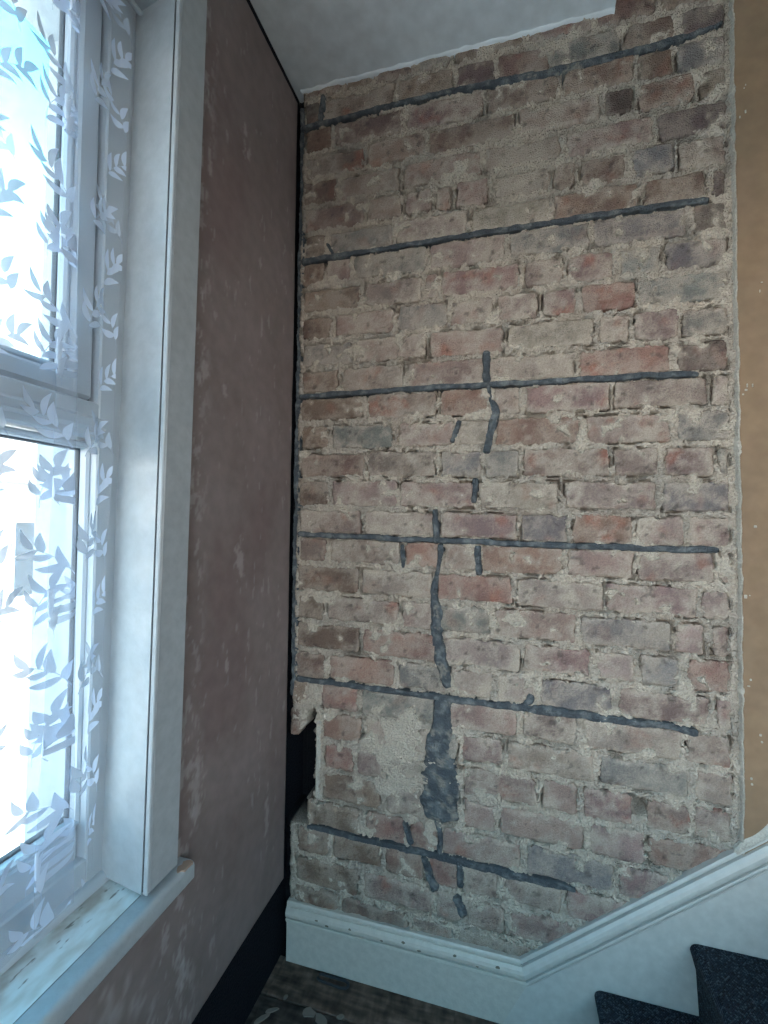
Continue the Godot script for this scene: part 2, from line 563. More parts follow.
func brick_mesh(k: int, b: Array, centre: Vector3) -> ArrayMesh:
	var x0: float = b[0]
	var x1: float = b[1]
	var sc := 0.0042
	var nu := maxi(6, int((x1 - x0) / sc))
	var nv := 16
	var tone := {"R": lin(0.385, 0.235, 0.19), "P": lin(0.375, 0.275, 0.24), "B": lin(0.28, 0.195, 0.155), "G": lin(0.30, 0.28, 0.26), "C": lin(0.45, 0.36, 0.305), "D": lin(0.19, 0.145, 0.13)}
	var wash := {"R": 0.60, "P": 0.95, "B": 0.62, "G": 0.80, "C": 1.2, "D": 0.4}
	var c0: Color = tone[b[4]]
	var shade := rng_b.randf_range(0.86, 1.14)
	c0 = lin(c0.r * shade * rng_b.randf_range(0.95, 1.05), c0.g * shade * rng_b.randf_range(0.94, 1.06), c0.b * shade)
	var amount: float = wash[b[4]]
	var proud := rng_b.randf_range(-0.003, 0.004)
	var tilt_x := rng_b.randf_range(-0.012, 0.012)
	var tilt_y := rng_b.randf_range(-0.03, 0.03)
	var s := rng_b.randf() * 100.0
	var corner := rng_b.randf_range(0.005, 0.016)
	var wear := rng_b.randf_range(0.003, 0.008)
	var pos := PackedVector3Array()
	var col := PackedColorArray()
	for j in nv + 5:
		for i in nu + 5:
			# the two outer rings are the sides that run back into the wall
			var ii := clampi(i - 2, 0, nu)
			var jj := clampi(j - 2, 0, nv)
			var ring := maxi(maxi(2 - i, i - nu - 2), maxi(2 - j, j - nv - 2))
			var u := float(ii) / nu
			var v := float(jj) / nv
			var x := lerpf(x0, x1, u)
			var yt: float = line(k, x) - b[2]
			var yb: float = line(k + 1, x) + b[3]
			var y := lerpf(yb, yt, v)
			# rounded corners and a wandering outline
			var h := yt - yb
			var du := minf(x - x0, x1 - x)
			var dv := minf(y - yb, yt - y)
			if du < corner and dv < corner:
				var over := Vector2(corner - du, corner - dv)
				var f := 1.0
				if over.length() > corner: f = corner / over.length()
				x += signf(x1 + x0 - 2.0 * x) * over.x * (1.0 - f)
				y += signf(yt + yb - 2.0 * y) * over.y * (1.0 - f)
			var near := 1.0 - smooth(0.0, 0.02, minf(du, dv))
			x += near * (0.0055 * mid.get_noise_3d(x * 0.45, y * 0.45, s) + 0.0035 * mid.get_noise_3d(x, y, s + 3.0) + 0.002 * fine.get_noise_3d(x, y, s))
			y += near * (0.0055 * mid.get_noise_3d(x * 0.45, y * 0.45, s + 9.0) + 0.0035 * mid.get_noise_3d(x, y, s + 12.0) + 0.002 * fine.get_noise_3d(x, y, s + 9.0))
			var lumps := rough.get_noise_3d(x * 2.0, y * 2.0, s)
			var m := mid.get_noise_3d(x * 0.8, y * 0.8, s * 3.0)
			var z := 0.004 + proud + tilt_x * (x - centre.x) + tilt_y * (y - centre.y) + 0.0035 * lumps + 0.0024 * m + 0.0009 * fine.get_noise_3d(x, y, 3.0)
			# broken arrises and spalled spots
			z -= wear * pow(1.0 - smooth(0.0, 0.011, minf(du, dv)), 2.0)
			z -= 0.005 * smooth(0.30, 0.55, rough.get_noise_3d(x * 2.6, y * 2.6, s + 31.0))
			if ring == 1: z = minf(z - 0.005, 0.0)
			elif ring == 2: z = -0.035
			var c := c0.lerp(lin(c0.r * 0.72, c0.g * 0.72, c0.b * 0.76), clampf(0.4 + 1.3 * rough.get_noise_3d(x * 1.4, y * 1.4, s + 5.0), 0, 1))
			# fired red showing through
			c = c.lerp(lin(0.42, 0.165, 0.115), (0.75 if b[4] == "R" else 0.55 if b[4] == "P" else 0.25) * smooth(0.22, 0.55, rough.get_noise_3d(x * 1.7, y * 1.7, s + 50.0)))
			var w := amount * clampf(0.30 + 1.15 * rough.get_noise_3d(x * 2.0, y * 2.0, s + 70.0) + 0.55 * m + 0.45 * fine.get_noise_3d(x, y, s + 20.0) + 0.35 * near, 0.0, 0.9)
			w = maxf(w, 0.8 * lime(x, y))
			c = c.lerp(lin(0.58, 0.495, 0.415), w)
			c = c.lerp(lin(0.07, 0.06, 0.055), 0.6 * smooth(0.33, 0.6, mid.get_noise_3d(x, y, s + 90.0)))
			pos.append(Vector3(x, y, z) - centre)
			col.append(c)
	return sheet(nu + 4, nv + 4, pos, col)

func brick_wall() -> void:
	rng_b.seed = 5
	lines()
	lay_out()
	var wb := base("wall_back")
	struct(wb, "stripped brick wall with flaking lime mortar and dark resin bars in its joints", "wall")
	mortar(wb)
	# bricks, each a piece of its own
	for k in rects.size():
		for b in rects[k]:
			if b[1] - b[0] < 0.012: continue
			if k < 2 and b[1] < 0.88: continue
			var cx: float = (b[0] + b[1]) / 2.0
			var cy := (line(k, cx) + line(k + 1, cx)) / 2.0
			if cy < 0.172 + 0.772 * (b[0] - 0.664) - 0.06 and cx > 0.664: continue
			var centre := Vector3(cx, cy, 0.0)
			put("brick", brick_mesh(k, b, centre), M.brick, wb, centre)
	# stubs of broken bricks left in the corner beside the hole
	for y in [0.752, 0.669]:
		var k := 24 if y > 0.7 else 25
		var b := [0.004, 0.048 if y > 0.7 else 0.036, 0.006, 0.006, "B"]
		var centre := Vector3(0.025, y + 0.01, 0)
		put("brick", brick_mesh(k, b, centre), M.brick, wb, centre)
	resin(wb)
	# masonry behind, and above the bricks
	var st := starting()
	bx(st, Vector3(-0.3, -0.2, -0.35), Vector3(XR + 0.1, TOP + 0.1, -0.13), 0.0)
	bx(st, Vector3(0.80, 2.83, -0.2), Vector3(XR + 0.1, TOP + 0.1, -0.004), 0.0)
	bx(st, Vector3(1.20, -0.1, -0.2), Vector3(XR + 0.1, 2.9, -0.002), 0.0)
	put("masonry", done(st), M.wall, wb)
	tan_plaster(wb)

func mortar(wb: Node) -> void:
	var cell := 0.0026
	var x_lo := -0.03
	var x_hi := 1.155
	var y_lo := 0.05
	var y_hi := 2.86
	var nu := int((x_hi - x_lo) / cell)
	var nv := int((y_hi - y_lo) / cell)
	var pos := PackedVector3Array()
	var col := PackedColorArray()
	pos.resize((nu + 1) * (nv + 1))
	col.resize((nu + 1) * (nv + 1))
	var cream := lin(0.70, 0.605, 0.505)
	var k := 31
	var n := 0
	for j in nv + 1:
		var y := y_lo + (y_hi - y_lo) * j / nv
		for i in nu + 1:
			var x := x_lo + (x_hi - x_lo) * i / nu
			while k > 0 and y > line(k, x): k -= 1
			while k < 31 and y < line(k + 1, x): k += 1
			var d := 0.02
			if y <= line(0, x) and x > cell_edges[k][0] and x < XE:
				var e: Array = cell_edges[k]
				var c := 0
				while c < e.size() - 2 and x > e[c + 1]: c += 1
				var b: Array = rects[k][c]
				d = maxf(maxf(b[0] - x, x - b[1]), maxf(y - line(k, x) + b[2], line(k + 1, x) + b[3] - y))
			var r := rough.get_noise_3d(x * 1.5, y * 1.5, 60.0)
			var m := mid.get_noise_3d(x, y, 60.0)
			var f := fine.get_noise_3d(x, y, 60.0)
			var L := lime(x, y)
			var dd := d + 0.0005 + 0.005 * m + 0.003 * f + 0.006 * L + 0.004 * r
			var full := smooth(-0.006, 0.001, dd)
			var zj := 0.0034 + 0.0035 * r + 0.0050 * m + 0.0050 * f + 0.003 * L
			# cracks and lost mortar along the arrises
			var lost := smooth(0.13, 0.28, mid.get_noise_3d(x * 0.55, y * 0.55, 90.0) + 0.45 * rough.get_noise_3d(x * 1.2, y * 1.2, 95.0)) * smooth(-0.003, 0.000, d) * (1.0 - smooth(0.0022, 0.0055, d))
			lost *= 1.0 - 0.7 * L
			var gone := smooth(0.42, 0.56, mid.get_noise_3d(x * 0.9, y * 0.9, 120.0))
			zj -= 0.030 * lost + 0.008 * gone
			var z := lerpf(-0.014, zj, full)
			# lime lying over the faces of the bricks
			if L > 0.86:
				z = maxf(z, -0.002 + 0.0095 * smooth(0.86, 1.0, L) + 0.0035 * m + 0.0026 * f)
			var hole := hollow(x, y)
			z = lerpf(z, -0.10, hole)
			# a hole knocked beside a brick low on the right
			var kn := Vector2((x - 0.943) / 0.015, (y - 0.596) / 0.024).length() + 0.6 * m
			z -= 0.05 * (1.0 - smooth(0.6, 1.1, kn))
			if x < 0.012: z -= 0.028 * (1.0 - smooth(-0.002, 0.013, x + 0.005 * r))
			var c2 := cream.lerp(lin(0.50, 0.45, 0.395), clampf(0.30 + 1.1 * rough.get_noise_3d(x * 1.1, y * 1.1, 200.0) - 0.5 * L, 0, 1))
			c2 = c2.lerp(lin(0.78, 0.69, 0.59), 0.5 * smooth(0.1, 0.5, m))
			c2 = c2.lerp(lin(0.42, 0.33, 0.27), 0.45 * smooth(0.15, 0.5, rough.get_noise_3d(x * 0.7, y * 0.7, 300.0)) * (1.0 - L))
			c2 = c2.lerp(lin(0.78, 0.70, 0.59), 0.6 * smooth(0.88, 1.0, L))
			# near-black painted into the corner gap and, as its shade, into the hole
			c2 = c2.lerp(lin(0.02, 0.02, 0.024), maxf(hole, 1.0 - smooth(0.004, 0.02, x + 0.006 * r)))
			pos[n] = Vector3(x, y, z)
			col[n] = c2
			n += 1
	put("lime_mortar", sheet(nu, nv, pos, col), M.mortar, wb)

func ribbon(wb: Node, called: String, pts: Array, proud: float, amp: float, seed_: float) -> void:
	# pts: [x, y, half width] along the run
	var total := 0.0
	var at := [0.0]
	for i in range(1, pts.size()):
		total += Vector2(pts[i][0] - pts[i - 1][0], pts[i][1] - pts[i - 1][1]).length()
		at.append(total)
	var nu := maxi(8, int(total / 0.004))
	var nv := 14
	var pos := PackedVector3Array()
	var col := PackedColorArray()
	for j in nv + 1:
		for i in nu + 1:
			var s := total * i / nu
			var k := 0
			while k < pts.size() - 2 and s > at[k + 1]: k += 1
			var t: float = (s - at[k]) / maxf(at[k + 1] - at[k], 1e-5)
			var p := Vector2(lerpf(pts[k][0], pts[k + 1][0], t), lerpf(pts[k][1], pts[k + 1][1], t))
			var hw: float = lerpf(pts[k][2], pts[k + 1][2], t)
			var dir := Vector2(pts[k + 1][0] - pts[k][0], pts[k + 1][1] - pts[k][1]).normalized()
			var across := Vector2(-dir.y, dir.x)
			var side := 2.0 * j / nv - 1.0
			var wob := 1.0 + (0.14 if hw > 0.025 else 0.40) * mid.get_noise_3d(s * 0.6, seed_ + signf(side) * 3.0, 1.0) + 0.35 * rough.get_noise_3d(s * 2.0, seed_ + signf(side) * 5.0, 2.0)
			var taper := smooth(0.0, 0.012, minf(s, total - s) + 0.002)
			p += across * (side * hw * wob * lerpf(0.35, 1.0, taper) + 0.25 * hw * rough.get_noise_2d(s * 1.5, seed_))
			var z := proud * (1.0 - 0.6 * pow(absf(side), 4.0)) + amp * (0.6 * mid.get_noise_3d(p.x, p.y, seed_) + 0.4 * fine.get_noise_3d(p.x, p.y, seed_))
			if absf(side) > 0.99: z = -0.03
			elif absf(side) > 0.75: z -= 0.003
			if i == 0 or i == nu: z = -0.03
			pos.append(Vector3(p.x, p.y, z))
			var c := lin(0.082, 0.098, 0.112).lerp(lin(0.22, 0.24, 0.25), smooth(-0.1, 0.5, mid.get_noise_3d(p.x, p.y, seed_ + 60.0)) * (1.0 - 0.6 * absf(side)))  # mottled grey, paler towards the midline as a painted highlight
			if hw > 0.013: c = c.lerp(lin(0.32, 0.30, 0.265), 0.85 * smooth(0.12, 0.42, mid.get_noise_3d(p.x * 0.8, p.y * 0.8, seed_ + 80.0) + 0.4 * fine.get_noise_3d(p.x, p.y, seed_)))
			col.append(c)
	put(called, sheet(nu, nv, pos, col), M.repair, wb)

func resin(wb: Node) -> void:
	var h := 0.0095
	var bars := [
		[[0.006, 2.505, h], [0.2, 2.507, h], [0.435, 2.510, h], [0.60, 2.503, h * 1.2], [0.72, 2.494, h * 1.6], [0.85, 2.497, h * 1.3], [1.02, 2.499, h * 1.2], [1.13, 2.517, h * 0.6]],
		[[0.01, 2.084, h * 1.2], [0.25, 2.086, h], [0.6, 2.086, h], [1.02, 2.086, h], [1.10, 2.080, h * 1.2]],
		[[0.012, 1.668, h], [0.5, 1.667, h], [0.62, 1.664, h], [1.02, 1.660, h], [1.075, 1.655, h * 0.8]],
		[[0.014, 1.250, h], [0.3, 1.243, h], [0.6, 1.237, h], [1.02, 1.229, h], [1.115, 1.232, h]],
		[[0.018, 0.818, h], [0.2, 0.816, h], [0.352, 0.813, h], [0.62, 0.808, h * 1.25], [0.8, 0.806, h * 1.3], [1.02, 0.803, h], [1.07, 0.794, h * 1.2]],
		[[0.06, 0.393, h * 0.8], [0.25, 0.389, h], [0.45, 0.384, h * 1.2], [0.65, 0.376, h * 1.3], [0.80, 0.372, h]],
	]
	var s := 1.0
	for b in bars:
		ribbon(wb, "resin_bar", b, 0.0115, 0.0045, s)
		s += 7.0
	var cracks := [
		[[0.078, 2.595, 0.010], [0.066, 2.51, 0.011]],
		[[0.568, 1.762, 0.011], [0.569, 1.667, 0.012]],
		[[0.574, 1.667, 0.006], [0.582, 1.625, 0.006], [0.596, 1.592, 0.016], [0.584, 1.545, 0.011], [0.570, 1.475, 0.013]],
		[[0.543, 1.415, 0.009], [0.540, 1.340, 0.010]],
		[[0.500, 1.575, 0.010], [0.477, 1.508, 0.008]],
		[[0.339, 1.230, 0.007], [0.345, 1.157, 0.007]],
		[[0.434, 1.330, 0.009], [0.438, 1.227, 0.010]],
		[[0.550, 1.232, 0.012], [0.553, 1.145, 0.009]],
		[[0.452, 1.235, 0.010], [0.443, 1.16, 0.007], [0.430, 1.10, 0.012], [0.440, 1.05, 0.019], [0.441, 0.99, 0.017], [0.452, 0.91, 0.021], [0.474, 0.835, 0.013]],
		[[0.462, 0.81, 0.030], [0.458, 0.74, 0.028], [0.450, 0.68, 0.040], [0.450, 0.60, 0.055], [0.448, 0.53, 0.058], [0.455, 0.475, 0.050]],
		[[0.452, 0.49, 0.018], [0.455, 0.435, 0.008], [0.455, 0.385, 0.010]],
		[[0.354, 0.458, 0.010], [0.378, 0.398, 0.011]],
		[[0.410, 0.380, 0.011], [0.427, 0.325, 0.015], [0.443, 0.285, 0.017]],
		[[0.506, 0.384, 0.009], [0.511, 0.312, 0.012]],
		[[0.494, 0.290, 0.010], [0.523, 0.238, 0.014]],
		[[0.118, 2.09, 0.006], [0.097, 2.13, 0.005]],
		[[0.668, 0.810, 0.008], [0.684, 0.828, 0.012], [0.690, 0.848, 0.009]],
	]
	for c in cracks:
		ribbon(wb, "resin_fill", c, 0.0105, 0.010 if c[2 if c.size() > 2 else 0][2] > 0.03 else 0.009, s)
		s += 7.0
	# grey smears along the corner
	ribbon(wb, "corner_fill", [[0.004, 2.58, 0.008], [0.008, 2.3, 0.008], [0.007, 2.1, 0.013], [0.006, 1.9, 0.007], [0.008, 1.67, 0.012], [0.007, 1.5, 0.010], [0.008, 1.25, 0.013], [0.007, 1.0, 0.010], [0.012, 0.84, 0.013], [0.006, 0.76, 0.01]], 0.001, 0.008, s)
	# a pale fillet of old mortar standing at the edge of the hole
	var st := starting()
	bx(st, Vector3(0.086, 0.476, -0.06), Vector3(0.101, 0.715, 0.006), 0.003)
	put("mortar_fillet", done(st), M.raw_edge, wb)

func tan_plaster(wb: Node) -> void:
	# 15 mm coat to the right of the bricks; its broken edge is raw white
	var x_hi := XR + 0.05
	var nv := 420
	var y_lo := 0.52
	var y_hi := TOP
	var edge := func(y: float) -> float:
		var x := 1.1425 + 0.0075 * smooth(2.5, 1.0, y) + 0.003 * rough.get_noise_2d(y * 2.0, 70.0) + 0.002 * mid.get_noise_2d(y * 0.7, 71.0)
		return x
	var pos := PackedVector3Array()
	var col := PackedColorArray()
	var xs := [0.0, 0.004, 0.02, 0.05, 0.08, 0.11, 0.14, 0.2, 0.3, 0.5, 0.9, 1.4, x_hi - 1.15]
	for j in nv + 1:
		var y := y_lo + (y_hi - y_lo) * j / nv
		var e: float = edge.call(y) + 0.006
		for i in xs.size():
			var x: float = e + xs[i]
			pos.append(Vector3(x, y, 0.015 + 0.0012 * rough.get_noise_2d(x, y * 0.6)))
			var c := lin(0.26, 0.176, 0.110).lerp(lin(0.24, 0.168, 0.112), clampf(0.5 + rough.get_noise_3d(x, y * 0.6, 9.0), 0, 1))
			col.append(c)
	put("tan_plaster", sheet(xs.size() - 1, nv, pos, col), M.tan_plaster, wb)
	var pos2 := PackedVector3Array()
	var nz := 8
	var rows := 1100
	for j in rows + 1:
		var y := y_lo + (y_hi - y_lo) * j / rows
		var e: float = edge.call(y)
		var blob := 0.006 * smooth(0.35, 0.6, mid.get_noise_2d(y * 0.35, 8.0))
		for i in nz + 1:
			var t := float(i) / nz
			var x := e - 0.002 - blob + (0.0078 + blob * 1.6) * t + 0.0015 * fine.get_noise_2d(y, t * 0.02)
			var z := -0.012 + 0.029 * smooth(0.0, 0.55, t) + 0.0018 * fine.get_noise_2d(y * 0.8, t * 0.03 + 2.0)
			if i == nz: z = 0.0125
			pos2.append(Vector3(x, y, z))
	put("plaster_edge", sheet(nz, rows, pos2, PackedColorArray()), M.raw_edge, wb)
	# white specks and chips on the tan plaster
	var rng := RandomNumberGenerator.new()
	rng.seed = 12
	var st := starting()
	for spot in [[1.164, 2.345], [1.166, 2.275], [1.172, 1.63], [1.162, 1.60], [1.178, 1.28], [1.166, 1.13], [1.169, 0.93], [1.168, 0.70], [1.195, 1.85], [1.185, 0.80]]:
		for q in 2:
			var p := Vector3(spot[0] + rng.randf_range(-0.008, 0.008), spot[1] + rng.randf_range(-0.012, 0.012), 0.0155)
			var w := Vector3(rng.randf_range(0.001, 0.003), rng.randf_range(0.001, 0.005), 0.0015)
			bx(st, p - w, p + w, 0.0008)
	put("plaster_chips", done(st), M.raw_edge, wb).set_meta("kind", "stuff")
	# filler smeared where the plaster meets the string
	var nu2 := 60
	var nv2 := 24
	var pos3 := PackedVector3Array()
	for j in nv2 + 1:
		for i in nu2 + 1:
			var x := 1.135 + 0.32 * i / nu2
			var t := float(j) / nv2
			var low := 0.172 + 0.772 * (x - 0.664) - 0.01
			var high := low + 0.03 + 0.02 * mid.get_noise_2d(x * 0.4, 3.0) + 0.012 * rough.get_noise_2d(x * 2.0, 4.0)
			var y := lerpf(low, high, t)
			pos3.append(Vector3(x, y, 0.0135 + 0.006 * sin(t * PI) + 0.003 * mid.get_noise_2d(x, y) - (0.008 if j == nv2 or i == 0 else 0.0)))
	put("filler", sheet(nu2, nv2, pos3, PackedColorArray()), M.raw_edge, wb)

# ---------------------------------------------------------------- skirting and stair string
const SLOPE := 0.772

func skirting_and_string() -> void:
	# mitre: the top line bends from level to the slope of the stairs at x = 0.664
	var ang := atan(SLOPE)
	var half := ang / 2.0
	# along the mitre, a step of 1 at right angles to both runs
	var x_end := XR
	var level := [0.008, 0.172]
	var bend := [0.664, 0.172]
	var finish := [x_end, 0.172 + SLOPE * (x_end - 0.664)]
	var mh := 0.058
	# heights are measured down from the top line
	var prof := [[0.0, -0.002], [0.0, 0.014], [0.004, 0.017], [0.007, 0.0175], [0.0085, 0.0110], [0.0110, 0.0110], [0.0125, 0.020], [0.019, 0.025], [0.026, 0.0275], [0.033, 0.027], [0.0385, 0.0245], [0.0395, 0.0165], [0.042, 0.0165], [0.0435, 0.0245], [0.0475, 0.0255], [0.050, 0.0235], [0.0512, 0.0180], [0.053, 0.0215], [0.056, 0.021], [0.058, 0.0185], [0.060, 0.017]]
	var make := func(st: SurfaceTool, a: Array, b: Array, da: Vector2, db: Vector2, steps: int) -> void:
		var n := prof.size()
		for k in steps:
			for i in n - 1:
				var q := []
				for e in [[k, i], [k + 1, i], [k + 1, i + 1], [k, i + 1]]:
					var t := float(e[0]) / steps
					var r: Array = prof[e[1]]
					var d: Vector2 = da.lerp(db, t)
					var p: Vector2 = Vector2(lerpf(a[0], b[0], t), lerpf(a[1], b[1], t)) + d * r[0]
					q.append(Vector3(p.x, p.y, r[1] + 0.0006 * mid.get_noise_2d(p.x, p.y)))
				for tr in [[0, 1, 2], [0, 2, 3]]:
					# the front faces +z or upwards
					var c: Vector3 = (q[tr[1]] - q[tr[0]]).cross(q[tr[2]] - q[tr[0]])
					if c.z > 0.0 or (absf(c.z) < 1e-12 and c.y > 0.0):
						st.add_vertex(q[tr[0]]); st.add_vertex(q[tr[2]]); st.add_vertex(q[tr[1]])
					else:
						st.add_vertex(q[tr[0]]); st.add_vertex(q[tr[1]]); st.add_vertex(q[tr[2]])
	var down := Vector2(0, -1)
	var mit := Vector2(sin(half) / cos(half), -1.0)
	var perp := Vector2(sin(ang), -cos(ang))
	var sk := base("baseboard_back")
	struct(sk, "chipped old white skirting board under the brick wall, with moulded top edge", "skirting board")
	var st := starting()
	# plain board of the level run, then its moulding
	var board := PackedVector2Array([Vector2(0.008, 0.002), Vector2(0.62, 0.002), Vector2(0.664 + 0.022, 0.125), Vector2(0.664, 0.165), Vector2(0.008, 0.165)])
	extrude(st, board, Transform3D(Basis(), Vector3(0, 0, -0.004)), 0.0215)
	put("board", done(st), M.old_white, sk)
	st = starting()
	make.call(st, level, bend, down, mit, 40)
	put("top_moulding", done(st), M.old_white, sk)
	# spots of dirt and lost paint
	var rng := RandomNumberGenerator.new()
	rng.seed = 4
	st = starting()
	for k in 9:
		var x := 0.09 + 0.065 * k + rng.randf_range(-0.02, 0.02)
		var y := 0.172 - rng.randf_range(0.020, 0.034)
		var pg := PackedVector2Array()
		var rx := rng.randf_range(0.0025, 0.006)
		var ry := rng.randf_range(0.0015, 0.0032)
		for q in 8:
			pg.append(Vector2(rx * cos(TAU * q / 8.0), ry * sin(TAU * q / 8.0)) * rng.randf_range(0.7, 1.2))
		extrude(st, pg, Transform3D(Basis(), Vector3(x, y, 0.022)), 0.0058)
	put("paint_chips", done(st), mat(lin(0.16, 0.14, 0.11), 0.9), sk).set_meta("kind", "stuff")

	var sr := base("trim_1")
	struct(sr, "white painted stair string climbing the brick wall, with a moulded top", "stair string")
	st = starting()
	var low := PackedVector2Array([Vector2(0.62, 0.002), Vector2(x_end, 0.002), Vector2(x_end, finish[1] - 0.03), Vector2(0.70, 0.17), Vector2(0.664 + 0.022, 0.125)])
	extrude(st, low, Transform3D(Basis(), Vector3(0, 0, -0.004)), 0.0205)
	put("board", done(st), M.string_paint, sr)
	st = starting()
	make.call(st, bend, finish, mit, perp, 60)
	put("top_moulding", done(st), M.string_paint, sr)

# ---------------------------------------------------------------- window
func window() -> void:
	var wn := base("window_1", Vector3(0, 0, 0))
	struct(wn, "white plastic-framed window with a transom, seen through the leaf-patterned net", "window")
	var xf := -0.100
	var xb := -0.170
	var zm := (W0 + W1) / 2.0
	var st := starting()
	# outer frame, with a slight lip along its edge
	for b in [[W0 - 0.012, W0 + 0.050], [W1 - 0.050, W1]]:
		bx(st, Vector3(xb, WS, b[0]), Vector3(xf, WH, b[1]), 0.003)
	for b in [[WS - 0.01, WS + 0.060], [WH - 0.045, WH]]:
		bx(st, Vector3(xb, b[0], W0 + 0.01), Vector3(xf - 0.001, b[1], W1 - 0.01), 0.003)
	put("frame", done(st), M.upvc, wn)
	st = starting()
	bx(st, Vector3(xb, 1.432, W0 + 0.03), Vector3(xf - 0.002, 1.500, W1 - 0.03), 0.004)
	bx(st, Vector3(xb, 1.445, W0 + 0.03), Vector3(xf + 0.004, 1.475, W1 - 0.03), 0.008)
	put("transom", done(st), M.upvc, wn)
	box("mullion", Vector3(xb, WS, zm - 0.035), Vector3(xf - 0.001, WH, zm + 0.035), M.upvc, wn, 0.004)
	for h in 2:
		var z0 := W0 + 0.050 if h == 0 else zm + 0.035
		var z1 := zm - 0.035 if h == 0 else W1 - 0.050
		# opening light above: a sash of its own, set in a dark shadow gap
		var lo := 1.500
		var hi := WH - 0.045
		st = starting()
		for b in [[z0 + 0.004, z0 + 0.048], [z1 - 0.048, z1 - 0.004]]:
			bx(st, Vector3(xb + 0.01, lo + 0.004, b[0]), Vector3(xf - 0.010, hi - 0.004, b[1]), 0.006)
		for b in [[lo + 0.004, lo + 0.040], [hi - 0.044, hi - 0.004]]:
			bx(st, Vector3(xb + 0.01, b[0], z0 + 0.03), Vector3(xf - 0.0105, b[1], z1 - 0.03), 0.006)
		put("sash", done(st), M.upvc, wn)
		var inner := [[lo, hi, 0.048, 0.040, 0.044], [WS + 0.060, 1.432, -0.006, 0.056, 0.004]]
		for q in inner:
			var za: float = z0 + q[2]
			var zb: float = z1 - q[2]
			var ya: float = q[0] + q[3]
			var yb: float = q[1] - q[4]
			# bead, gasket, pane
			st = starting()
			for b in [[za, za + 0.012], [zb - 0.012, zb]]:
				bx(st, Vector3(-0.150, ya, b[0]), Vector3(-0.116, yb, b[1]), 0.004)
			for b in [[ya, ya + 0.012], [yb - 0.012, yb]]:
				bx(st, Vector3(-0.150, b[0], za), Vector3(-0.1165, b[1], zb), 0.004)
			put("glazing_bead", done(st), M.upvc, wn)
			st = starting()
			for b in [[za + 0.006, za + 0.0138], [zb - 0.0138, zb - 0.006]]:
				bx(st, Vector3(-0.146, ya + 0.01, b[0]), Vector3(-0.1340, yb - 0.01, b[1]), 0.001)
			for b in [[ya + 0.010, ya + 0.0155], [yb - 0.0155, yb - 0.010]]:
				bx(st, Vector3(-0.146, b[0], za + 0.01), Vector3(-0.1345, b[1], zb - 0.01), 0.001)
			put("gasket", done(st), M.gasket, wn)
			box("pane", Vector3(-0.142, ya + 0.005, za + 0.005), Vector3(-0.138, yb - 0.005, zb - 0.005), M.glass, wn, 0.0)
		# lower fixed light: rebate filled by the frame
		st = starting()
		for b in [[z0 - 0.002, z0 + 0.001], [z1 - 0.001, z1 + 0.002]]:
			bx(st, Vector3(xb, WS + 0.05, b[0]), Vector3(-0.122, 1.44, b[1]), 0.002)
		bx(st, Vector3(xb, WS + 0.05, z0), Vector3(-0.118, WS + 0.118, z1), 0.006)
		put("rebate", done(st), M.upvc, wn)
		st = starting()
		for b in [[z0 - 0.003, z0 + 0.007], [z1 - 0.007, z1 + 0.003]]:
			bx(st, Vector3(xb + 0.005, lo - 0.002, b[0]), Vector3(xf - 0.024, hi + 0.002, b[1]), 0.0)
		put("shadow_gap", done(st), M.gasket, wn)

	# lining and architrave
	var ar := base("trim_2")
	ar.position = Vector3(0, 0, 0.0256)
	ar.rotation.x = -0.016
	struct(ar, "boxed white window lining and architrave with a slit along its corner", "architrave")
	st = starting()
	# the near side splays out towards the room
	var splay := PackedVector2Array([Vector2(-0.104, 0.545), Vector2(0.0062, 0.5625), Vector2(0.0062, 0.548), Vector2(-0.104, 0.528)])
	extrude(st, splay, Transform3D(Basis(Vector3(1, 0, 0), Vector3(0, 0, 1), Vector3(0, 1, 0)), Vector3(0, WS - 0.002, 0)), WH - WS + 0.012)
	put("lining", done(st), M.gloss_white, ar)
	# the head and the far side stand plumb
	st = starting()
	bx(st, Vector3(-0.104, WS, W1 - 0.003), Vector3(0.010, WH + 0.012, W1 + 0.012), 0.002)
	bx(st, Vector3(-0.104, WH - 0.004, W0 - 0.015), Vector3(0.010, WH + 0.013, W1 + 0.01), 0.002)
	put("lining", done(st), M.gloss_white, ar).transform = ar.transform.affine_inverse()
	st = starting()
	bx(st, Vector3(-0.017, WS - 0.002, 0.4845), Vector3(0.019, WH + 0.098, 0.5580), 0.003)
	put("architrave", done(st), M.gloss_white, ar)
	st = starting()
	bx(st, Vector3(-0.017, WS, W1 + 0.001), Vector3(0.019, WH + 0.098, W1 + 0.085), 0.004)
	bx(st, Vector3(-0.017, WH + 0.006, 0.4745), Vector3(0.0185, WH + 0.0985, W1 + 0.0845), 0.004)
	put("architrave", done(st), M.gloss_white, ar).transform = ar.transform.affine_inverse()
	# bead along the corner of lining and architrave
	st = starting()
	bx(st, Vector3(0.0112, WS, 0.5605), Vector3(0.0215, WH + 0.002, 0.5655), 0.002)
	put("corner_bead", done(st), M.gloss_white, ar)
	box("slit_shadow", Vector3(0.001, WS + 0.001, 0.549), Vector3(0.0115, WH, 0.5605), M.gasket, ar, 0.0)  # dark strip set in the slit to stand for its shade

	# sill in two boards, rounded nose
	var sl := base("trim_3")
	struct(sl, "worn white window sill with rounded nose, stained and cracked along its back", "window sill")
	var sill_tex := sill_image()
	var sm := StandardMaterial3D.new()
	sm.albedo_texture = sill_tex
	sm.roughness = 0.45
	sm.metallic_specular = 0.45
	var nu := 60
	var nv := 6
	var pos := PackedVector3Array()
	var uv := PackedVector2Array()
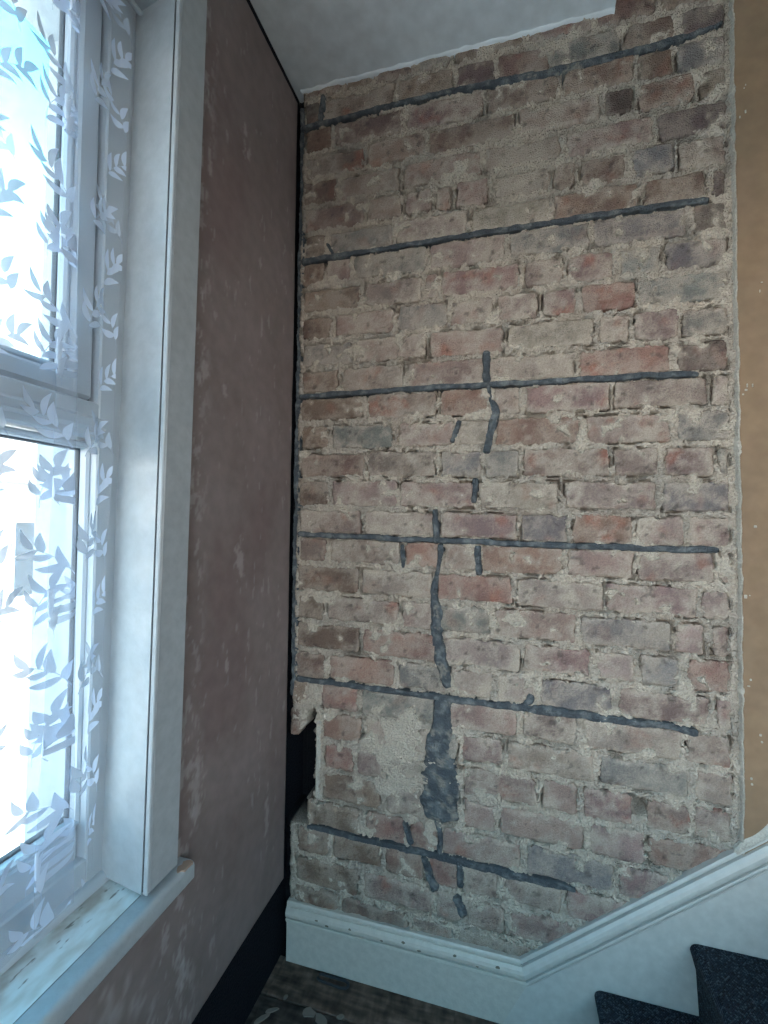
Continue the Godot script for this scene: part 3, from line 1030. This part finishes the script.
	for j in nv + 1:
		for i in nu + 1:
			var z := W0 + (W1 - W0) * i / nu
			var x := -0.105 + 0.105 * j / nv
			pos.append(Vector3(x, WS + 0.0006 * mid.get_noise_2d(x * 0.5, z * 0.3), z))
			uv.append(Vector2(float(i) / nu, float(j) / nv))
	var inner_board := put("inner_board", sheet(nu, nv, pos, PackedColorArray(), uv), sm, sl)
	inner_board.set_meta("label", "inner sill board with brown stains and flaking paint")
	box("inner_core", Vector3(-0.16, WS - 0.035, W0), Vector3(-0.0015, WS - 0.0015, W1), M.old_white, sl, 0.0)
	var nose := PackedVector2Array()
	nose.append(Vector2(0.0, -0.036))
	for a in 7:
		var t := -PI / 2 + PI / 2 * a / 6.0
		nose.append(Vector2(0.030 + 0.005 * cos(t), -0.031 + 0.005 * sin(t)))
	for a in 7:
		var t := PI / 2 * a / 6.0
		nose.append(Vector2(0.025 + 0.010 * cos(t), -0.010 + 0.010 * sin(t)))
	nose.append(Vector2(0.0, 0.0))
	st = starting()
	extrude(st, nose, Transform3D(Basis(), Vector3(0.0005, WS, 0.474)), ZB - 0.48)
	put("nosing", done(st), M.gloss_white, sl)
	# chipped paint on the end of the nose
	st = starting()
	var flake := PackedVector2Array([Vector2(0.036, 0.479), Vector2(0.030, 0.4765), Vector2(0.022, 0.479), Vector2(0.017, 0.484), Vector2(0.020, 0.491), Vector2(0.016, 0.498), Vector2(0.021, 0.507), Vector2(0.027, 0.512), Vector2(0.030, 0.505), Vector2(0.035, 0.500), Vector2(0.0345, 0.490)])
	extrude(st, flake, Transform3D(Basis(Vector3(1, 0, 0), Vector3(0, 0, 1), Vector3(0, 1, 0)), Vector3(0, WS - 0.004, 0)), 0.0048)
	var chip := put("paint_chip", done(st), mat(lin(0.34, 0.24, 0.19), 0.9), sl)
	chip.set_meta("label", "bare patch where paint has chipped off")
	# bead under the frame
	st = starting()
	var q2 := PackedVector2Array([Vector2(0, 0)])
	for a in 7:
		var t := PI / 2 * a / 6.0
		q2.append(Vector2(0.017 * cos(t), 0.017 * sin(t)))
	extrude(st, q2, Transform3D(Basis(), Vector3(xf - 0.001, WS - 0.001, W0 + 0.003)), W1 - W0 - 0.006)
	put("quadrant_bead", done(st), M.upvc, sl)

func sill_image() -> ImageTexture:
	var w := 1536
	var h := 96
	var im := Image.create(w, h, false, Image.FORMAT_RGB8)
	var n := FastNoiseLite.new()
	n.seed = 9; n.frequency = 0.02; n.fractal_octaves = 4
	for y in h:
		for x in w:
			var c := Color(0.83, 0.845, 0.845)
			var v := n.get_noise_2d(x * 0.6, y * 1.3)
			c = c.lerp(Color(0.72, 0.70, 0.67), clampf(0.3 + v, 0, 1))
			# brown weeping along the back edge and long flakes
			var back := 1.0 - smoothstep(0.1, 0.55, float(y) / h + 0.35 * n.get_noise_2d(x * 0.8 + 300.0, y))
			c = c.lerp(Color(0.50, 0.43, 0.38), 0.55 * back)
			var fl := n.get_noise_2d(x * 0.8 + 900.0, y * 3.0)
			c = c.lerp(Color(0.36, 0.32, 0.29), 0.75 * smoothstep(0.40, 0.54, fl) * (1.0 - smoothstep(0.6, 0.8, float(y) / h)))
			if y > h - 2: c = Color(0.35, 0.35, 0.35)
			im.set_pixel(x, y, c)
	return ImageTexture.create_from_image(im)

# ---------------------------------------------------------------- net curtain
func leaf(im: Image, at: Vector2, ang: float, length: float, width: float, a: float) -> void:
	var d := Vector2(cos(ang), sin(ang))
	var s := Vector2(-d.y, d.x)
	var w := im.get_width()
	var h := im.get_height()
	var c := at + d * length * 0.5
	var r := int(length * 0.6) + 3
	for y in range(int(c.y) - r, int(c.y) + r + 1):
		for x in range(int(c.x) - r, int(c.x) + r + 1):
			var p := Vector2(x, y) - at
			var t := p.dot(d) / length
			if t < 0.0 or t > 1.0: continue
			# a slight bend, widest a third along, drawn out to a point
			var o := p.dot(s) - 0.10 * length * sin(t * PI)
			var half := width * 0.5 * pow(sin(PI * pow(t, 0.75)), 0.9)
			var cover := clampf(half - absf(o) + 0.5, 0.0, 1.0)
			if cover > 0.0:
				var px := posmod(x, w)
				var py := posmod(y, h)
				var old := im.get_pixel(px, py)
				old.a = maxf(old.a, lerpf(old.a, a, cover))
				im.set_pixel(px, py, old)

func stem(im: Image, a: Vector2, b: Vector2, bend: float, alpha: float) -> void:
	var n := int(a.distance_to(b) * 1.5)
	var s := (b - a).orthogonal().normalized()
	for k in n + 1:
		var t := float(k) / n
		var p := a.lerp(b, t) + s * bend * sin(PI * t)
		for dy in range(-1, 2):
			for dx in range(-1, 2):
				var px := posmod(int(p.x) + dx, im.get_width())
				var py := posmod(int(p.y) + dy, im.get_height())
				var old := im.get_pixel(px, py)
				old.a = maxf(old.a, alpha)
				im.set_pixel(px, py, old)

func net_image() -> ImageTexture:
	# woven sprigs of leaves on a fine voile; 3 px to the millimetre, repeats every 0.26 m by 0.40 m
	var w := 780
	var h := 1200
	var im := Image.create(w, h, false, Image.FORMAT_RGBA8)
	for y in h:
		for x in w:
			var t := 0.12 + 0.03 * float((x + y) % 2) + (0.03 if y % 6 == 0 else 0.0)
			im.set_pixel(x, y, Color(0.93, 0.95, 0.98, t))
	var rng := RandomNumberGenerator.new()
	rng.seed = 2024
	for sx in 3:
		for sy in 4:
			var o := Vector2(sx * 260.0 + (130.0 if sy % 2 else 0.0) + rng.randf_range(-20, 20), sy * 300.0 + rng.randf_range(-25, 25))
			var flip := -1.0 if (sx + sy) % 2 else 1.0
			var a0 := -PI / 2 + flip * rng.randf_range(0.3, 1.2)
			var dir := Vector2(cos(a0), sin(a0))
			var tip := o + dir * 215.0
			var al := 0.92 if rng.randf() < 0.75 else 0.65
			stem(im, o, tip, flip * 22.0, al * 0.75)
			for k in 3:
				var t := 0.22 + 0.3 * k
				for side in [-1.0, 1.0]:
					if rng.randf() < 0.1: continue
					var t2: float = t + side * 0.05
					var p := o.lerp(tip, t2) + (tip - o).orthogonal().normalized() * flip * 22.0 * sin(PI * t2)
					leaf(im, p, a0 + side * rng.randf_range(0.5, 1.0), rng.randf_range(88, 128), rng.randf_range(30, 43), al)
			leaf(im, tip - dir * 6.0, a0 + rng.randf_range(-0.3, 0.3), 112.0, 36.0, al)
	return ImageTexture.create_from_image(im)

func curtain() -> void:
	var m := StandardMaterial3D.new()
	m.albedo_texture = net_image()
	m.albedo_color = Color(0.84, 0.88, 0.93)
	m.transparency = BaseMaterial3D.TRANSPARENCY_ALPHA
	m.cull_mode = BaseMaterial3D.CULL_DISABLED
	m.roughness = 0.85
	m.metallic_specular = 0.15
	m.backlight_enabled = true
	m.backlight = Color(0.20, 0.23, 0.25)
	# path of the cloth in plan, at the head and at the hem: from the jamb, back on itself in one pressed pleat, then on along the window
	var plan := [[0.566, 0.606, -0.072], [0.60, 0.618, -0.078], [0.64, 0.630, -0.068], [0.692, 0.702, -0.060], [0.700, 0.712, -0.064], [0.692, 0.702, -0.068], [0.684, 0.652, -0.070], [0.676, 0.640, -0.075], [0.684, 0.652, -0.080], [0.72, 0.715, -0.078], [0.77, 0.77, -0.070], [0.82, 0.82, -0.080]]
	var z := 0.90
	var k := 0
	while z < W1 - 0.02:
		plan.append([z, z, -0.066 if k % 2 else -0.084])
		z += 0.075
		k += 1
	var head := Curve2D.new()
	var foot := Curve2D.new()
	for i in plan.size():
		var a: Array = plan[maxi(i - 1, 0)]
		var b: Array = plan[mini(i + 1, plan.size() - 1)]
		var d0 := Vector2(b[0] - a[0], b[2] - a[2]) * 0.16
		var d1 := Vector2(b[1] - a[1], b[2] - a[2]) * 0.16
		if i == 0 or i == plan.size() - 1:
			d0 = Vector2.ZERO; d1 = Vector2.ZERO
		head.add_point(Vector2(plan[i][0], plan[i][2]), -d0, d0)
		foot.add_point(Vector2(plan[i][1], plan[i][2]), -d1, d1)
	var total := head.get_baked_length()
	var nu := 520
	var nv := 60
	var pos := PackedVector3Array()
	var uv := PackedVector2Array()
	var y_top := WH - 0.032
	var arc := [0.0]
	for i in nu:
		arc.append(arc[i] + head.samplef((plan.size() - 1) * float(i) / nu).distance_to(head.samplef((plan.size() - 1) * float(i + 1) / nu)))
	for j in nv + 1:
		var v := float(j) / nv
		for i in nu + 1:
			var s: float = arc[i]
			var at := (plan.size() - 1) * float(i) / nu
			var p := foot.samplef(at).lerp(head.samplef(at), v)
			var hem := 0.645 + 0.006 * sin(s * 21.0)
			if s < 0.10: hem += 0.03 * (1.0 - s / 0.10)
			var y := lerpf(hem, y_top, v)
			# the hanging edge draws in towards the bottom; soft wandering folds
			var down := 1.0 - v
			var zz := p.x + 0.004 * rough.get_noise_2d(y * 0.4, s * 1.5)
			var xx := p.y + 0.006 * rough.get_noise_2d(y * 0.5 + 4.0, s * 2.0) * (0.4 + down) - 0.004 * v
			pos.append(Vector3(maxf(xx, -0.095), y, zz))
			uv.append(Vector2(s / 0.26, -y / 0.40))
	var c := put("net_curtain", sheet(nu, nv, pos, PackedColorArray(), uv), m)
	tag(c, "sheer white net curtain woven with leaf sprigs, hanging in the window recess", "curtain")
	var st := starting()
	var cyl := CylinderMesh.new()
	cyl.top_radius = 0.0045
	cyl.bottom_radius = 0.0045
	cyl.height = W1 - W0 - 0.01
	cyl.radial_segments = 16
	st.append_from(cyl, 0, Transform3D(Basis(Vector3.RIGHT, PI / 2), Vector3(-0.075, WH - 0.028, (W0 + W1) / 2.0)))
	var rod := put("curtain_rod", st.commit(), M.upvc)
	tag(rod, "thin white rod at the head of the window holding the net curtain", "curtain rod")

# ---------------------------------------------------------------- stairs
func carpet_image(relief: bool) -> ImageTexture:
	var n := 384
	var im := Image.create(n, n, false, Image.FORMAT_RGB8)
	var rng := RandomNumberGenerator.new()
	rng.seed = 31
	var tuft := []
	for k in 64 * 64: tuft.append(rng.randf())
	for y in n:
		for x in n:
			# diagonal rows of loops, six pixels each
			var a := (x + y) / 12.0
			var b := (x - y + n) / 12.0
			var ia := int(a) % 64
			var ib := int(b) % 64
			var fa := a - floorf(a) - 0.5
			var fb := b - floorf(b) - 0.5
			var round_ := clampf(1.0 - 3.2 * (fa * fa + fb * fb), 0.0, 1.0)
			var r: float = tuft[(ia * 37 + ib * 11) % 4096]
			if relief:
				im.set_pixel(x, y, Color(round_, round_, round_))
			else:
				var c := Color(0.12, 0.17, 0.24)
				if r > 0.80: c = Color(0.36, 0.42, 0.47)
				elif r > 0.62: c = Color(0.19, 0.24, 0.30)
				elif r < 0.2: c = Color(0.05, 0.07, 0.11)
				im.set_pixel(x, y, c * (0.55 + 0.45 * round_))
	return ImageTexture.create_from_image(im)

func stairs() -> void:
	var root := base("staircase", Vector3(0.838, 0, 0.02))
	tag(root, "flight of stairs in dark navy flecked carpet climbing beside the white string", "staircase")
	var cm := StandardMaterial3D.new()
	cm.albedo_texture = carpet_image(false)
	cm.heightmap_enabled = true
	cm.heightmap_texture = carpet_image(true)
	cm.heightmap_scale = 0.35
	cm.uv1_triplanar = true
	cm.uv1_world_triplanar = true
	cm.uv1_scale = Vector3.ONE * 6.5
	cm.roughness = 1.0
	cm.metallic_specular = 0.1
	cm.rim_enabled = true
	cm.rim = 0.2
	var go := 0.205
	var rise := 0.163
	var wide := 0.86
	for i in 9:
		var x0 := go * i
		var yt := 0.152 + rise * i
		var yb := maxf(0.0, yt - rise)
		var st := starting()
		bx(st, Vector3(x0 + 0.028, 0.0, 0.0), Vector3(x0 + go + 0.03, yt - 0.010, wide), 0.002)
		put("step", done(st), M.old_white, root)
		var p := PackedVector2Array()
		p.append(Vector2(x0 + 0.018, yb + (0.0 if i else 0.001)))
		p.append(Vector2(x0 + 0.012, yt - 0.060))
		p.append(Vector2(x0 + 0.004, yt - 0.030))
		for k in 7:
			var a := PI - (PI / 2) * k / 6.0
			p.append(Vector2(x0 + 0.016 + 0.016 * cos(a), yt - 0.016 + 0.016 * sin(a)))
		p.append(Vector2(x0 + go + 0.020, yt))
		p.append(Vector2(x0 + go + 0.020, yt - 0.009))
		p.append(Vector2(x0 + 0.029, yt - 0.009))
		p.append(Vector2(x0 + 0.029, yb))
		st = starting()
		extrude(st, p, Transform3D(Basis(), Vector3(0, 0, -0.001)), wide + 0.002)
		put("stair_carpet", done(st), cm, root)

# ---------------------------------------------------------------- small things
func small_things() -> void:
	# a bent offcut of dark strap lying by the skirting
	var pts := [Vector2(0.118, 0.030), Vector2(0.125, 0.026), Vector2(0.195, 0.026), Vector2(0.206, 0.030), Vector2(0.209, 0.038), Vector2(0.203, 0.045), Vector2(0.19, 0.048), Vector2(0.125, 0.044), Vector2(0.117, 0.039)]
	var st := starting()
	var sides := 8
	for k in pts.size() - 1:
		pass
		for a in sides:
			var q := []
			for e in [[k, a], [k + 1, a], [k + 1, a + 1], [k, a + 1]]:
				var p: Vector2 = pts[e[0]]
				var t0: Vector2 = (pts[mini(e[0] + 1, pts.size() - 1)] - pts[maxi(e[0] - 1, 0)]).normalized()
				var s := Vector3(-t0.y, 0, t0.x)
				var an: float = TAU * e[1] / sides
				var r := 0.0034
				q.append(Vector3(p.x, 0.0036, p.y) + s * r * cos(an) + Vector3.UP * r * sin(an))
			var c := Vector3((pts[k].x + pts[k + 1].x) / 2.0, 0.0036, (pts[k].y + pts[k + 1].y) / 2.0)
			tri_out(st, q[0], q[1], q[2], c)
			tri_out(st, q[0], q[2], q[3], c)
	var loop_ := put("wire_loop", done(st), M.gasket)
	tag(loop_, "small bent loop of dark wire lying on the boards by the skirting", "wire")
	# flakes of plaster and paint swept into the corner of the floor
	var rng := RandomNumberGenerator.new()
	rng.seed = 51
	var kind := [[0.035, 0.150, 0.020, 0.006, 0.5], [0.020, 0.175, 0.024, 0.007, 0.9], [0.130, 0.128, 0.020, 0.014, 0.2], [0.170, 0.135, 0.022, 0.012, -0.3], [0.215, 0.115, 0.010, 0.006, 0.4], [0.055, 0.11, 0.008, 0.005, 1.2]]
	var fm := mat(lin(0.19, 0.165, 0.145), 0.9)
	var words := ["pale plaster flake nearest the black foot of the window wall", "longest pale flake close to the black foot of the window wall", "broad plaster flake mid-floor in front of the skirting", "wide plaster flake next to the broad one, on its stair side", "small flake farthest from the window wall, towards the stairs", "smallest plaster crumb, closest to the corner of the walls"]
	for k in kind.size():
		var f: Array = kind[k]
		var pg := PackedVector2Array()
		for a in 9:
			var t := -TAU * a / 9.0
			pg.append(Vector2(f[2] * cos(t), f[3] * sin(t)) * rng.randf_range(0.7, 1.1))
		st = starting()
		extrude(st, pg, Transform3D(Basis(Vector3.RIGHT, -PI / 2), Vector3.ZERO), 0.003)
		var o := put("plaster_flake", done(st), fm, self, Vector3(f[0], 0.0005, f[1]))
		o.rotation.y = f[4]
		tag(o, words[k], "plaster flake", "", "plaster flakes on the floor")

# ---------------------------------------------------------------- outside
func outside() -> void:
	var st := starting()
	bx(st, Vector3(-60, -4.2, -60), Vector3(-0.4, -4.0, 40), 0.0)
	var gr := put("ground", done(st), mat(lin(0.50, 0.49, 0.47), 0.9))
	struct(gr, "pale paving of the street far below the window", "ground")
	var hs := base("house", Vector3(-14.0, -4.0, -9.0))
	tag(hs, "white rendered house across the street, seen through the net and glass", "house")
	st = starting()
	bx(st, Vector3(-6.0, 0.0, -5.0), Vector3(0.0, 6.6, 7.0), 0.02)
	put("wall", done(st), M.white_render, hs)
	var roof := PackedVector2Array([Vector2(-6.5, 6.4), Vector2(0.5, 6.4), Vector2(-3.0, 8.6)])
	st = starting()
	extrude(st, roof, Transform3D(Basis(), Vector3(0, 0, -5.4)), 12.8)
	put("roof", done(st), mat(lin(0.34, 0.33, 0.33), 0.9, M.ceiling.albedo_texture, null, 0, 1.0), hs)
	for w in [[-1.02, -0.08, 2.75, 5.35], [2.2, 3.2, 2.75, 5.35], [-4.2, -3.2, 2.75, 5.35]]:
		st = starting()
		bx(st, Vector3(-0.02, w[2], w[0]), Vector3(0.06, w[3], w[1]), 0.01)
		var f := put("window_frame", done(st), M.upvc, hs)
		for p in [[0.06, 0.5], [0.54, 0.94]]:
			box("pane", Vector3(0.05, lerpf(w[2], w[3], p[0]), w[0] + 0.07), Vector3(0.075, lerpf(w[2], w[3], p[1]), w[1] - 0.07), M.dark_glass, f, 0.0)
